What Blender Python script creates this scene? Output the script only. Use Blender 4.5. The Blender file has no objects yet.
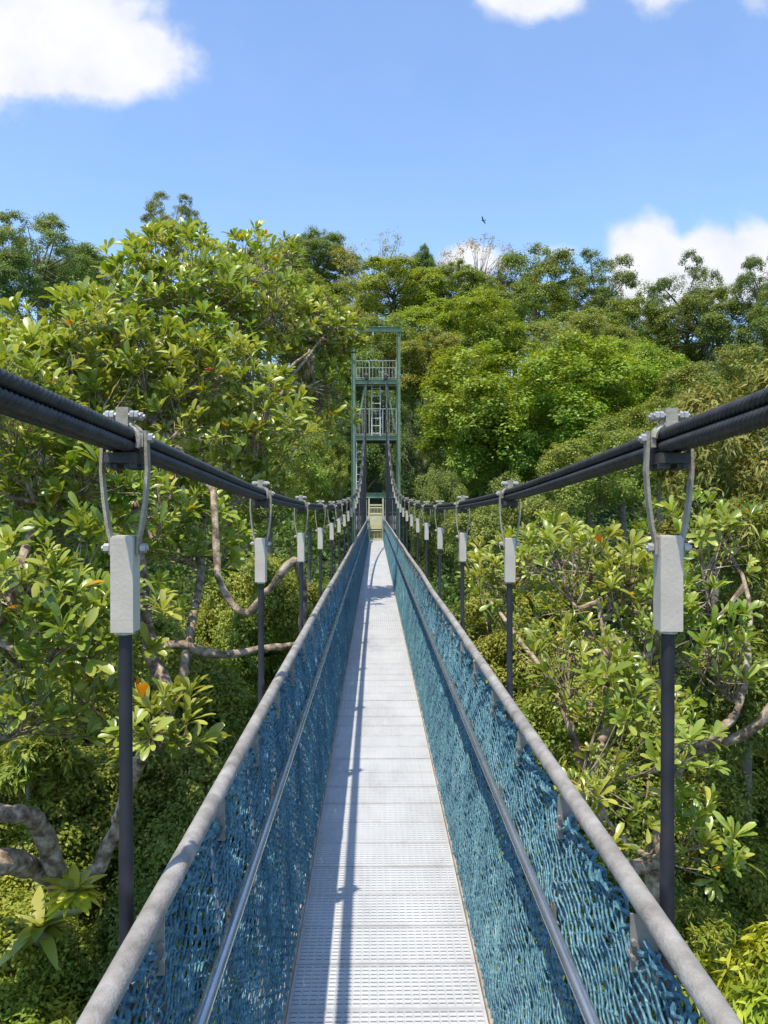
import bpy, math, random
import numpy as np
from math import radians as R, sin, cos, pi
random.seed(7)
RNG = np.random.default_rng(11)
SC = bpy.context.scene
COL = SC.collection

# ------------------------------------------------------------------ camera frame
CAMX, CAMZ = -0.045, 2.0
F, VX, VY = 770.0, 375.2, 505.0
def P(px, py, d):
    """world point that stands d metres ahead of the bridge viewpoint"""
    return np.array([CAMX + (px - VX) / F * d, d, CAMZ + (VY - py) / F * d])

# ------------------------------------------------------------------ mesh helpers
class MB:
    def __init__(s):
        s.v = []; s.f = []; s.n = 0; s.a = []
    def add(s, verts, faces, att=None):
        verts = np.asarray(verts, float).reshape(-1, 3)
        s.v.append(verts)
        s.f.append([tuple(int(i) + s.n for i in f) for f in faces])
        s.n += len(verts)
        s.a.append([0.5 if att is None else att] * len(faces))
    def box(s, c, size, rot=None):
        x, y, z = [q / 2 for q in size]
        v = np.array([(-x,-y,-z),(x,-y,-z),(x,y,-z),(-x,y,-z),(-x,-y,z),(x,-y,z),(x,y,z),(-x,y,z)], float)
        if rot is not None: v = v @ np.asarray(rot).T
        s.add(v + np.array(c), [(0,3,2,1),(4,5,6,7),(0,1,5,4),(1,2,6,5),(2,3,7,6),(3,0,4,7)])
    def bar(s, p, q, w, h=None, up=(0,0,1)):
        """square bar from p to q"""
        h = h or w
        p = np.array(p, float); q = np.array(q, float); d = q - p; L = np.linalg.norm(d); d /= L
        u = np.array(up, float)
        if abs(d @ u) > .95: u = np.array([0, 1., 0])
        a = np.cross(d, u); a /= np.linalg.norm(a); b = np.cross(a, d)
        s.box((p + q) / 2, (w, L, h), np.stack([a, d, b], 1))
    def tube(s, pts, r, n=8, cap=True, att=None):
        pts = np.asarray(pts, float); m = len(pts)
        r = np.broadcast_to(np.asarray(r, float), (m,))
        t = np.gradient(pts, axis=0); t /= np.maximum(np.linalg.norm(t, axis=1, keepdims=True), 1e-9)
        u = np.array([0, 0, 1.]) if abs(t[0, 2]) < .9 else np.array([1., 0, 0])
        rings = []
        ang = np.linspace(0, 2 * pi, n, endpoint=False)
        for i in range(m):
            a = u - t[i] * (u @ t[i]); a /= max(np.linalg.norm(a), 1e-9); u = a
            b = np.cross(t[i], a)
            rings.append(pts[i] + r[i] * (np.cos(ang)[:, None] * a + np.sin(ang)[:, None] * b))
        fs = []
        for i in range(m - 1):
            for k in range(n):
                k2 = (k + 1) % n
                fs.append((i*n+k, i*n+k2, (i+1)*n+k2, (i+1)*n+k))
        if cap:
            fs.append(tuple(range(n))[::-1]); fs.append(tuple((m-1)*n + k for k in range(n)))
        s.add(np.concatenate(rings), fs, att)
    def cyl(s, p, q, r, n=10):
        s.tube([p, q], r, n)
    def hexnut(s, c, ax, r, L):
        c = np.array(c, float); ax = np.array(ax, float)
        s.tube([c - ax*L/2, c + ax*L/2], r, 6)
    def build(s, name, mat, parent=None, smooth=False, bevel=0):
        v = np.concatenate(s.v); me = bpy.data.meshes.new(name)
        me.from_pydata(v.tolist(), [], [f for fs in s.f for f in fs]); me.update()
        if smooth:
            me.polygons.foreach_set('use_smooth', [True]*len(me.polygons))
            try: me.set_sharp_from_angle(angle=R(40))
            except Exception: pass
        o = link(name, me, mat, parent)
        if bevel:
            b = o.modifiers.new('bevel', 'BEVEL'); b.width = bevel; b.segments = 2; b.limit_method = 'ANGLE'
        return o

def link(name, me, mat=None, parent=None):
    o = bpy.data.objects.new(name, me); COL.objects.link(o)
    if mat is not None and me is not None and not me.materials: me.materials.append(mat)
    if parent is not None: o.parent = parent
    return o
def empty(name, loc=(0, 0, 0), rz=0):
    o = bpy.data.objects.new(name, None); COL.objects.link(o)
    o.location = loc; o.rotation_euler = (0, 0, rz); o.empty_display_size = .3
    return o
def tag(o, label=None, cat=None, group=None, kind=None):
    if label: o['label'] = label
    if cat: o['category'] = cat
    if group: o['group'] = group
    if kind: o['kind'] = kind
    return o
def fast_mesh(name, verts, quads, att=None, smooth=False):
    """quads (n,4) or tris (n,3) numpy -> mesh, att = per-face float 'v'"""
    verts = np.asarray(verts, np.float32); quads = np.asarray(quads, np.int32)
    k = quads.shape[1]; me = bpy.data.meshes.new(name)
    me.vertices.add(len(verts)); me.vertices.foreach_set('co', verts.ravel())
    me.loops.add(quads.size); me.loops.foreach_set('vertex_index', quads.ravel())
    me.polygons.add(len(quads))
    me.polygons.foreach_set('loop_start', np.arange(0, quads.size, k, dtype=np.int32))
    me.polygons.foreach_set('loop_total', np.full(len(quads), k, np.int32))
    if smooth: me.polygons.foreach_set('use_smooth', np.ones(len(quads), bool))
    me.update(calc_edges=True)
    if att is not None:
        a = me.attributes.new('v', 'FLOAT', 'FACE'); a.data.foreach_set('value', np.asarray(att, np.float32))
    return me

# ------------------------------------------------------------------ materials
def mat_new(name):
    m = bpy.data.materials.new(name); m.use_nodes = True
    nt = m.node_tree; nt.nodes.clear()
    out = nt.nodes.new('ShaderNodeOutputMaterial')
    return m, nt, out
def N(nt, t, **kw):
    n = nt.nodes.new(t)
    for k, v in kw.items():
        if k in n.inputs.keys(): n.inputs[k].default_value = v
        else: setattr(n, k, v)
    return n
def ramp(nt, stops, interp='LINEAR'):
    n = nt.nodes.new('ShaderNodeValToRGB'); cr = n.color_ramp; cr.interpolation = interp
    while len(cr.elements) < len(stops): cr.elements.new(.5)
    for e, (p, c) in zip(cr.elements, stops):
        e.position = p; e.color = (c[0], c[1], c[2], 1)
    return n
def noise(nt, scale, detail=4, rough=.55, coord='Object', stretch=None):
    if coord == 'World': src = N(nt, 'ShaderNodeNewGeometry').outputs['Position']
    else: src = N(nt, 'ShaderNodeTexCoord').outputs[coord]
    if stretch:
        mp = N(nt, 'ShaderNodeMapping'); mp.inputs['Scale'].default_value = stretch
        nt.links.new(src, mp.inputs[0]); src = mp.outputs[0]
    n = N(nt, 'ShaderNodeTexNoise'); n.inputs['Scale'].default_value = scale
    n.inputs['Detail'].default_value = detail; n.inputs['Roughness'].default_value = rough
    nt.links.new(src, n.inputs['Vector'])
    return n
def surf(name, stops, rough=.5, metal=0., scale=8, detail=5, bump=0., bscale=60, stretch=None, coord='Object', spec=.5):
    m, nt, out = mat_new(name)
    b = N(nt, 'ShaderNodeBsdfPrincipled'); b.inputs['Roughness'].default_value = rough
    b.inputs['Metallic'].default_value = metal; b.inputs['Specular IOR Level'].default_value = spec
    n = noise(nt, scale, detail, .6, coord, stretch)
    r = ramp(nt, stops); nt.links.new(n.outputs['Fac'], r.inputs[0]); nt.links.new(r.outputs[0], b.inputs['Base Color'])
    n3 = noise(nt, scale * 3.1, 3, .5, coord); mr = N(nt, 'ShaderNodeMapRange')
    mr.inputs[3].default_value = max(0.02, rough - .12); mr.inputs[4].default_value = min(1, rough + .15)
    nt.links.new(n3.outputs['Fac'], mr.inputs[0]); nt.links.new(mr.outputs[0], b.inputs['Roughness'])
    if bump:
        n2 = noise(nt, bscale, 4, .6, coord, stretch); bp = N(nt, 'ShaderNodeBump')
        bp.inputs['Strength'].default_value = bump; bp.inputs['Distance'].default_value = .01
        nt.links.new(n2.outputs['Fac'], bp.inputs['Height']); nt.links.new(bp.outputs[0], b.inputs['Normal'])
    nt.links.new(b.outputs[0], out.inputs[0])
    return m

def leaf_mat(name, dark, mid, light, odd=(.45, .33, .03), odd_share=.012, odd2=(.4, .12, .02), trans=.3, rough=.42, gloss=.35, tscale=.25):
    """colour per leaf from the face attribute, per tree from the object colour"""
    m, nt, out = mat_new(name)
    at = N(nt, 'ShaderNodeAttribute'); at.attribute_name = 'v'
    r = ramp(nt, [(0, dark), (.45, mid), (1 - odd_share - .002, light), (1 - odd_share, odd), (1 - odd_share*.35, odd2)])
    nt.links.new(at.outputs['Fac'], r.inputs[0])
    oi = N(nt, 'ShaderNodeObjectInfo')
    mul = N(nt, 'ShaderNodeMix'); mul.data_type = 'RGBA'; mul.blend_type = 'MULTIPLY'; mul.inputs[0].default_value = 1
    nt.links.new(r.outputs[0], mul.inputs[6]); nt.links.new(oi.outputs['Color'], mul.inputs[7])
    # patches of slightly different hue across a crown (new growth)
    nz = noise(nt, tscale, 3, .6, 'Object')
    hs = N(nt, 'ShaderNodeHueSaturation'); mr = N(nt, 'ShaderNodeMapRange')
    mr.inputs[1].default_value = .3; mr.inputs[2].default_value = .7
    mr.inputs[3].default_value = .47; mr.inputs[4].default_value = .53
    nt.links.new(nz.outputs['Fac'], mr.inputs[0]); nt.links.new(mr.outputs[0], hs.inputs['Hue'])
    nt.links.new(mul.outputs[2], hs.inputs['Color'])
    d = N(nt, 'ShaderNodeBsdfPrincipled'); d.inputs['Roughness'].default_value = rough; d.inputs['Specular IOR Level'].default_value = gloss
    t = N(nt, 'ShaderNodeBsdfTranslucent')
    hs2 = N(nt, 'ShaderNodeHueSaturation'); hs2.inputs['Hue'].default_value = .485; hs2.inputs['Value'].default_value = 1.7; hs2.inputs['Saturation'].default_value = 1.1
    nt.links.new(hs.outputs[0], hs2.inputs['Color'])
    nt.links.new(hs.outputs[0], d.inputs['Base Color']); nt.links.new(hs2.outputs[0], t.inputs['Color'])
    mx = N(nt, 'ShaderNodeMixShader'); mx.inputs[0].default_value = trans
    nt.links.new(d.outputs[0], mx.inputs[1]); nt.links.new(t.outputs[0], mx.inputs[2]); nt.links.new(mx.outputs[0], out.inputs[0])
    return m

M = {}
M['galv'] = surf('galvanised_rail', [(.3, (.17,.15,.13)), (.45, (.255,.23,.205)), (.55, (.31,.285,.255)), (.7, (.40,.375,.34))], .68, .05, 14, 7, .35, 160)
M['steel'] = surf('stainless_tube', [(.2, (.40,.42,.46)), (.8, (.62,.64,.68))], .25, .85, 5, 4)
M['plate'] = surf('zinc_plate', [(.3, (.20,.185,.16)), (.7, (.36,.34,.30))], .5, .3, 20, 5, coord='World')
M['deck'] = surf('aluminium_deck', [(.3, (.45,.45,.45)), (.45, (.56,.55,.555)), (.6, (.62,.61,.61)), (.75, (.66,.655,.65))], .5, .1, 5, 8, .15, 90, coord='World')
M['rust'] = surf('rusty_edge', [(.3, (.28,.18,.11)), (.5, (.40,.31,.22)), (.7, (.52,.46,.38))], .7, .1, 9, 6)
M['cable'] = surf('greased_cable', [(.3, (.022,.021,.021)), (.7, (.065,.062,.058))], .58, .1, 30, 4, .2, 200)
M['rod'] = surf('black_sleeve', [(.3, (.012,.012,.017)), (.7, (.03,.029,.036))], .4, 0, 9, 4, coord='World')
M['sleeve'] = surf('grey_sleeve', [(.3, (.50,.44,.36)), (.7, (.60,.54,.45))], .5, .1, 12, 5, .1, 120, coord='World')
M['clamp'] = surf('khaki_clamp', [(.3, (.25,.22,.16)), (.7, (.44,.40,.31))], .5, .2, 25, 5, .2, 100, coord='World')
M['bolt'] = surf('zinc_bolt', [(.3, (.35,.33,.30)), (.7, (.62,.60,.56))], .42, .5, 40, 3, coord='World')
M['green'] = surf('green_paint', [(.3, (.10,.175,.105)), (.5, (.145,.235,.145)), (.75, (.23,.30,.21))], .5, 0, 3, 6, .1, 30)
M['tgrey'] = surf('pale_rail_paint', [(.3, (.24,.25,.21)), (.7, (.40,.40,.34))], .5, .1, 6, 5)
M['dark'] = surf('dark_bars', [(.3, (.02,.022,.022)), (.7, (.04,.042,.04))], .6, 0, 6, 4)
M['cream'] = surf('cream_paint', [(.3, (.55,.50,.27)), (.7, (.68,.62,.36))], .5, 0, 6, 5)
M['white'] = surf('white_panel', [(.3, (.55,.56,.56)), (.7, (.7,.7,.7))], .6, 0, 6, 5)
M['bark'] = surf('brown_bark', [(.34, (.07,.05,.035)), (.45, (.19,.135,.09)), (.54, (.33,.25,.17)), (.66, (.50,.43,.34))], .9, 0, 9, 10, 1.0, 34)
M['bark_grey'] = surf('grey_bark', [(.25, (.08,.07,.055)), (.5, (.17,.15,.12)), (.75, (.30,.27,.22))], .9, 0, 4, 8, .6, 25)
M['twig'] = surf('pale_twig', [(.3, (.22,.19,.15)), (.7, (.36,.32,.26))], .9, 0, 4, 4)
def deck_mat():
    m, nt, out = mat_new('worn_aluminium_deck')
    b = N(nt, 'ShaderNodeBsdfPrincipled'); b.inputs['Roughness'].default_value = .55; b.inputs['Metallic'].default_value = .1
    n = noise(nt, 2.2, 9, .7, 'World', (1, .35, 1)); r = ramp(nt, [(.3, (.38,.38,.39)), (.45, (.465,.47,.48)), (.58, (.51,.515,.525)), (.75, (.57,.57,.58))])
    nt.links.new(n.outputs['Fac'], r.inputs[0])
    # grime collects along the joints of the planks and in scattered spots
    g = N(nt, 'ShaderNodeNewGeometry'); sx = N(nt, 'ShaderNodeSeparateXYZ'); nt.links.new(g.outputs['Position'], sx.inputs[0])
    def mt(op, a, b_=None, c=None):
        q = N(nt, 'ShaderNodeMath'); q.operation = op
        for i, v in enumerate((a, b_, c)):
            if v is None: continue
            if isinstance(v, (int, float)): q.inputs[i].default_value = v
            else: nt.links.new(v, q.inputs[i])
        return q.outputs[0]
    fr = mt('FRACT', mt('DIVIDE', mt('SUBTRACT', sx.outputs[1], Y0_), S_/6)); ed = mt('ABSOLUTE', mt('SUBTRACT', fr, .5))
    ns = noise(nt, 7, 7, .75, 'World', (1, .8, 1)); band = mt('MULTIPLY', mt('POWER', mt('MULTIPLY', ed, 2), 7), mt('MULTIPLY', mt('MAXIMUM', mt('SUBTRACT', ns.outputs['Fac'], .35), 0.), 2.2))
    n5 = noise(nt, 38, 4, .8, 'World'); sp = mt('MULTIPLY', mt('GREATER_THAN', n5.outputs['Fac'], .70), .55)
    f = mt('MINIMUM', mt('ADD', band, sp), .75)
    mx = N(nt, 'ShaderNodeMix'); mx.data_type = 'RGBA'; nt.links.new(f, mx.inputs[0]); nt.links.new(r.outputs[0], mx.inputs[6]); mx.inputs[7].default_value = (.27, .245, .21, 1)
    nt.links.new(mx.outputs[2], b.inputs['Base Color'])
    bp = N(nt, 'ShaderNodeBump'); bp.inputs['Strength'].default_value = .2; bp.inputs['Distance'].default_value = .01; nt.links.new(ns.outputs['Fac'], bp.inputs['Height']); nt.links.new(bp.outputs[0], b.inputs['Normal'])
    nt.links.new(b.outputs[0], out.inputs[0]); return m
Y0_, S_ = 1.53, 1.81
M['deck'] = deck_mat()
def net_mat():
    m, nt, out = mat_new('blue_twine')
    b = N(nt, 'ShaderNodeBsdfPrincipled'); b.inputs['Roughness'].default_value = .6
    n = noise(nt, 3.5, 6, .7, 'Object'); r = ramp(nt, [(.32, (.011,.044,.066)), (.43, (.034,.11,.15)), (.52, (.07,.18,.22)), (.61, (.16,.29,.315)), (.72, (.38,.46,.41))])
    geo = N(nt, 'ShaderNodeNewGeometry')
    n = noise(nt, 3.5, 6, .7, 'Object'); nt.links.new(geo.outputs['Position'], n.inputs['Vector'])
    n2 = N(nt, 'ShaderNodeTexNoise'); n2.inputs['Scale'].default_value = 95; nt.links.new(geo.outputs['Position'], n2.inputs['Vector'])
    mx = N(nt, 'ShaderNodeMath'); mx.operation = 'MULTIPLY_ADD'; mx.inputs[1].default_value = .5
    ad = N(nt, 'ShaderNodeMath'); ad.operation = 'MULTIPLY'; ad.inputs[1].default_value = .5
    nt.links.new(n.outputs['Fac'], ad.inputs[0]); nt.links.new(n2.outputs['Fac'], mx.inputs[0]); nt.links.new(ad.outputs[0], mx.inputs[2])
    nt.links.new(mx.outputs[0], r.inputs[0]); nt.links.new(r.outputs[0], b.inputs['Base Color']); nt.links.new(b.outputs[0], out.inputs[0])
    return m
M['net'] = net_mat()

# ------------------------------------------------------------------ the bridge
S = 1.81; Y0 = 1.53; KB, KE = -2, 22            # hanger pitch, first hanger, hangers from KB to KE
HY = [Y0 + S * k for k in range(KB, KE + 1)]
YA, YT = HY[0] - .6, 43.0                       # bridge from behind the viewer to the tower
DH, RH, RZ = .392, .477, 1.22                   # half width of deck, of rails; rail height
CXW = .54                                       # half distance of cables
CP = np.array([(-6,.80),(-3,.42),(0,.20),(1.5,.128),(3.3,.045),(5.2,.0),(8,-.02),(10.5,.0),(13,.05),(17,.17),(22,.47),(26.5,1.04),(30,1.8),(35,3.4),(38.5,4.9),(43,7.0)])
def cz(y):
    y = np.asarray(y, float); X = CP[:, 0]; Z = CP[:, 1]; m = np.gradient(Z, X)
    i = np.clip(np.searchsorted(X, y) - 1, 0, len(X) - 2); h = X[i+1] - X[i]; t = (y - X[i]) / h
    return CAMZ + (2*t**3-3*t**2+1)*Z[i] + (t**3-2*t**2+t)*h*m[i] + (-2*t**3+3*t**2)*Z[i+1] + (t**3-t**2)*h*m[i+1]
def rail_half(y, base=RH):
    y = np.asarray(y, float); t = np.clip((y - 38.5) / 4.3, 0, 1); t = t*t*(3-2*t)
    return base - (base - .37) * t

bridge = tag(empty('suspension_footbridge'), 'long narrow suspension footbridge with perforated white deck, blue rope netting and grey handrails', 'footbridge')

# deck: perforated planks, one panel per bay
def deck_panel_mesh():
    vs, qs = [], []
    nx, ny = 22, 10; plank = S / 6; n = 0
    gap = .003
    def q(p): 
        nonlocal n
        vs.extend(p); qs.append((n, n+1, n+2, n+3)); n += 4
    for pk in range(6):
        y0 = pk * plank + gap/2; y1 = (pk+1) * plank - gap/2
        m = .012
        X0, X1 = -DH, DH
        cw = (X1 - X0 - 2*m) / nx; ch = (y1 - y0 - 2*m) / ny
        z = .0012 * sin(pk*2.3)
        q([(X0,y0,z),(X1,y0,z),(X1,y0+m,z),(X0,y0+m,z)]); q([(X0,y1-m,z),(X1,y1-m,z),(X1,y1,z),(X0,y1,z)])
        q([(X0,y0+m,z),(X0+m,y0+m,z),(X0+m,y1-m,z),(X0,y1-m,z)]); q([(X1-m,y0+m,z),(X1,y0+m,z),(X1,y1-m,z),(X1-m,y1-m,z)])
        q([(X0,y0,z-.03),(X1,y0,z-.03),(X1,y0,z),(X0,y0,z)]); q([(X1,y1,z-.03),(X0,y1,z-.03),(X0,y1,z),(X1,y1,z)])
        for i in range(nx):
            for j in range(ny):
                a = X0+m+i*cw; b = y0+m+j*ch; A = a+cw; B = b+ch
                hx = cw*.15; hy = ch*.385
                c, C, d, D = a+hx, A-hx, b+hy, B-hy
                zl = z + .0035                                   # the lips of the slots stand up a little
                q([(a,b,z),(A,b,z),(C,d,zl),(c,d,zl)]); q([(c,D,zl),(C,D,zl),(A,B,z),(a,B,z)])
                q([(a,b,z),(c,d,zl),(c,D,zl),(a,B,z)]); q([(C,d,zl),(A,b,z),(A,B,z),(C,D,zl)])
                zb = z-.012
                q([(c,d,zl),(C,d,zl),(C,d,zb),(c,d,zb)]); q([(C,D,zl),(c,D,zl),(c,D,zb),(C,D,zb)])
                q([(c,D,zl),(c,d,zl),(c,d,zb),(c,D,zb)]); q([(C,d,zl),(C,D,zl),(C,D,zb),(C,d,zb)])
    return fast_mesh('deck_panel', vs, qs)
dpm = deck_panel_mesh()
for k in range(KB, KE + 1):
    o = link('deck_panel', dpm, M['deck'], bridge); o.location = (0, Y0 + S*k, 0)
for s in (-1, 1):
    b = MB()
    b.box((s*(DH+.009), (YA+YT)/2, -.012), (.014, YT-YA, .075))
    b.box((s*(DH+.03), (YA+YT)/2, -.046), (.05, YT-YA, .012))
    b.build('edge_angle', M['rust'], bridge)
    b = MB(); b.box((s*.30, (YA+YT)/2, -.10), (.06, YT-YA, .12)); b.build('stringer', M['plate'], bridge)

# handrails: each one continuous tube with slight kinks at its joints
for s in (-1, 1):
    ys = np.arange(YA, YT - .1, .25)
    jit = np.interp(ys, HY, RNG.normal(0, .004, len(HY))); jz = np.interp(ys, HY, RNG.normal(0, .004, len(HY)))
    pts = np.stack([s*(rail_half(ys)) + jit, ys, RZ + jz + .02*np.clip((ys-38.5)/4, 0, 1)], 1)
    b = MB(); b.tube(pts, .0225, 16)
    hr = b.build('handrail', M['galv'], bridge, True)
    for y in HY[::3]:
        b = MB(); x = s*float(rail_half(y+.9)); b.tube([(x, y+.86, RZ), (x, y+.99, RZ)], .0238, 16); b.build('joint_collar', M['galv'], hr, True)
    x2 = .4235
    pts = np.stack([s*rail_half(ys, x2) , ys, .883 + jz*.6], 1)
    b = MB(); b.tube(pts, .0155, 12); mr_ = b.build('inner_rail', M['steel'], bridge, True)
    b = MB()
    b.tube([(s*(x2), 0, .87), (s*(x2+.008), 0, .855), (s*(x2+.035), 0, .855)], .005, 6)
    b.hexnut((s*(x2+.002), 0, .845), (0, 0, 1), .008, .012); b.box((s*(x2+.03), 0, .86), (.004, .05, .07))
    o = b.build('bracket', M['plate']); bme = o.data; bpy.data.objects.remove(o)
    for y in np.arange(Y0 - S - .3, 38, .905):
        o = link('bracket', bme, M['plate'], mr_); o.location.y = y

# posts: flat plates that carry the handrail, three per bay
def post_mb(b=None, s=1, y=0):
    b = b or MB()
    lean = math.atan2(RH - DH, RZ)
    for (z0, z1, w, t) in ((-.08, 1.0, .05, .006), (1.0, RZ-.02, .062, .006)):
        p = (s*(DH+.028+(RH-DH)*max(z0,0)/RZ), y, z0); q = (s*(DH+.028+(RH-DH)*z1/RZ*.9), y, z1)
        b.bar(p, q, t, w, up=(0, 1, 0))
    b.bar((s*(DH+.028), y+.025, -.08), (s*(DH+.03+(RH-DH)*.85), y+.025, 1.13), .036, .005, up=(0, 1, 0))
    b.box((s*(RH+.006), y-.03, RZ-.08), (.054, .004, .115)); b.box((s*(RH+.008), y-.012, RZ-.09), (.004, .034, .13))
    b.tube([(s*(RH-.018), y-.042, RZ-.105), (s*(RH-.018), y-.015, RZ-.105)], .005, 6)
    b.hexnut((s*(RH-.005), y-.014, RZ-.07), (0, 1, 0), .009, .014); b.hexnut((s*(RH-.0), y-.014, 1.10), (0, 1, 0), .008, .014)
    b.hexnut((s*(RH-.016), y-.038, RZ-.075), (0, 1, 0), .006, .010)
    return b
pm = {}
ypost = [Y0 - S + S/3*i for i in range(0, 67) if Y0 - S + S/3*i < 41]
for s in (-1, 1):
    o = post_mb(None, s, 0).build('post', M['plate'], None); pm[s] = o.data; bpy.data.objects.remove(o)
    for i, y in enumerate(ypost[:50]):
        o = link('post', pm[s], M['plate'], bridge); o.location.y = y
b = MB()
for s in (-1, 1):
    for y in ypost[50:]: post_mb(b, s, y)
tag(b.build('post', M['plate'], bridge), kind='stuff')

# netting: diamond mesh of knotted twine
W0 = RZ - .062
def net_mesh(s, fine, seed, scallop=True):
    rng = np.random.default_rng(seed)
    a, b_ = (.0300, .0172)
    nu = int(round(S / a)); nu += nu % 2; a = S / nu
    nw = int(W0 / b_)
    I, J = np.meshgrid(np.arange(nu + 1), np.arange(nw + 1), indexing='ij')
    u = I * a; w = J * b_
    tw = w / W0
    # slack: the twine sags between its fixings, the rows wander
    env = np.sin(pi * np.clip(u / S, 0, 1)) ** .3
    u = u + env * (rng.normal(0, .0009, u.shape) + .004*np.sin(w*19 + seed) * np.sin(2*pi*u/S))
    w = w + env * rng.normal(0, .0009, u.shape)
    ph = 2*pi*u/(S/3)
    sag = (.012 * (.5 - .5*np.cos(ph)) + .060*np.exp(-(np.sin(ph/2)/.24)**2)) * tw**5 + .010 * (.5-.5*np.cos(2*pi*u/.1)) * tw**14
    w = w - sag
    x = DH + .014 + (RH - DH - .012) * tw + .012*np.sin(pi*tw)*(.5-.5*np.cos(ph)) - .004 + env*rng.normal(0, .0014, u.shape)
    x = x + .004*np.sin(u*23+w*31)*env
    Pn = np.stack([s*x, u, w + .012], -1)
    ok = (I + J) % 2 == 0
    E0, E1 = [], []
    for dj in (1, -1):
        i = I[:-1]; j = J[:-1]; m = ok[:-1] & (j + dj >= 0) & (j + dj <= nw)
        of = np.array([-s*.0022*dj, 0, 0]); E0.append(Pn[i[m], j[m]] + of); E1.append(Pn[i[m] + 1, j[m] + dj] + of)
    e0 = np.concatenate(E0); e1 = np.concatenate(E1)
    j_ = (I[:-1]) % 2 == 1
    # nodes with odd parity start edges too: columns i odd use j odd (same parity rule) -> covered by ok
    d = e1 - e0; L = np.linalg.norm(d, axis=1, keepdims=True); d = d / L
    nrm = np.broadcast_to(np.array([s * 1., 0, -.07]), d.shape)
    p = np.cross(d, nrm); p /= np.linalg.norm(p, axis=1, keepdims=True); nn = np.cross(p, d)
    att_e = np.repeat(rng.uniform(0, 1, 1), 1); ns = 4 if fine else 3; r = .0037 if fine else .0040
    rr = r * rng.uniform(.8, 1.2, (len(e0), 1))
    V = []
    bow = np.array([s*1., 0, 0])*rng.normal(0, .0022, (len(e0), 1)) + np.array([0, 0, -1.])*rng.uniform(-.001, .003, (len(e0), 1))
    for t, sc in ((0, 1.), (.5, .9), (1., 1.)) if fine else ((0, 1.), (1., 1.)):
        c = e0 + (e1 - e0) * t + bow*(4*t*(1-t))
        for k in range(ns):
            an = 2*pi*k/ns + .4
            V.append(c + rr*sc*(cos(an)*p + sin(an)*nn))
    V = np.stack(V, 1); nr = V.shape[1]; base = np.arange(len(e0))[:, None] * nr
    fs = []
    for ring in range(nr//ns - 1):
        for k in range(ns):
            k2 = (k+1) % ns
            fs.append(np.concatenate([base+ring*ns+k, base+ring*ns+k2, base+(ring+1)*ns+k2, base+(ring+1)*ns+k], 1))
    Vall = V.reshape(-1, 3); Fq = np.concatenate(fs)
    if fine:                                  # a knot on each crossing: a small octahedron made of quads folded
        kn = Pn[ok]; n0 = len(Vall)
        rk = .0082*rng.uniform(.7, 1.25, (len(kn), 1))
        offs = np.array([(.8,0,.1),(0,.7,.6),(0,-.7,.6),(-.8,0,-.1),(0,.6,-.8),(0,-.6,-.8)], float)
        KV = kn[:, None, :] + rk[:, :, None]*offs[None]
        bs = n0 + np.arange(len(kn))[:, None]*6
        Fk = np.concatenate([bs+np.array([q]) for q in ((0,1,2,0),)], 0)
        quads = [(0,1,3,2),(0,2,5,4)[:4],(3,1,4,5),(0,4,1,1)]
        quads = [(1,2,0,0)]
        Kq = []
        ang_ = rng.uniform(-.7, .7, len(kn)); ca, sa = np.cos(ang_)[:, None], np.sin(ang_)[:, None]
        OY = KV[:, :, 1]-kn[:, None, 1]; OZ = KV[:, :, 2]-kn[:, None, 2]; KV[:, :, 1] = kn[:, None, 1]+ca*OY-sa*OZ; KV[:, :, 2] = kn[:, None, 2]+sa*OY+ca*OZ
        for q in ((0,4,1,3),(0,1,3,2),(0,2,3,5),(0,5,3,4),(1,4,3,2),(2,5,4,1)):
            Kq.append(bs + np.array([q]))
        Vall = np.concatenate([Vall, KV.reshape(-1, 3)]); Fq = np.concatenate([Fq] + Kq[:4])
    return fast_mesh('net_panel', Vall, Fq)
fineM = {(s, v): net_mesh(s, True, 10 + v + 5*s) for s in (-1, 1) for v in (0, 1)}
coarM = {s: net_mesh(s, False, 30 + s) for s in (-1, 1)}
for s in (-1, 1):
    for k in range(-1, KE):
        me = fineM[(s, k % 2)] if -1 <= k < 5 else coarM[s]
        o = link('net_panel', me, M['net'], bridge); o.location.y = Y0 + S*k
    # the last stretch narrows to the tower gate
    me = coarM[s].copy(); co = np.empty(len(me.vertices)*3, np.float32); me.vertices.foreach_get('co', co); co = co.reshape(-1, 3)
    k = KE; yy = Y0 + S*k + co[:, 1]*.92; co[:, 1] *= .92
    tw = np.clip(co[:, 2]/RZ, 0, 1); co[:, 0] -= s*(RH - rail_half(yy))*tw
    me.vertices.foreach_set('co', co.ravel()); me.update()
    o = link('net_panel', me, M['net'], bridge); o.location.y = Y0 + S*k
    # selvedge: thick cord looped along the top of the netting
    ys = np.concatenate([np.arange(YA+1, 8, .008), np.arange(8, YT-.2, .035)])
    b = MB(); 
    for ph, r in ((0, .0055), (2.6, .0050)):
        amp = .011*(1+.5*np.sin(ys*3.1+ph))
        sc = .5-.5*np.cos(2*pi*(ys-Y0)/(S/3))
        z = RZ - .062 - .012*sc - .060*np.exp(-(np.sin(pi*(ys-Y0)/(S/3))/.24)**2) - .008*(.5-.5*np.cos(2*pi*(ys-Y0)/.1)) + 1.25*amp*np.sin(2*pi*ys/.098+ph) + .004*np.sin(ys*97)
        x = s*(rail_half(ys) + .002 + .012*np.cos(2*pi*ys/.072+ph) - .004*sc)
        b.tube(np.stack([x, ys, z], 1), r, 5)
    b.build('edge_cord', M['net'], bridge, True)

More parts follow.
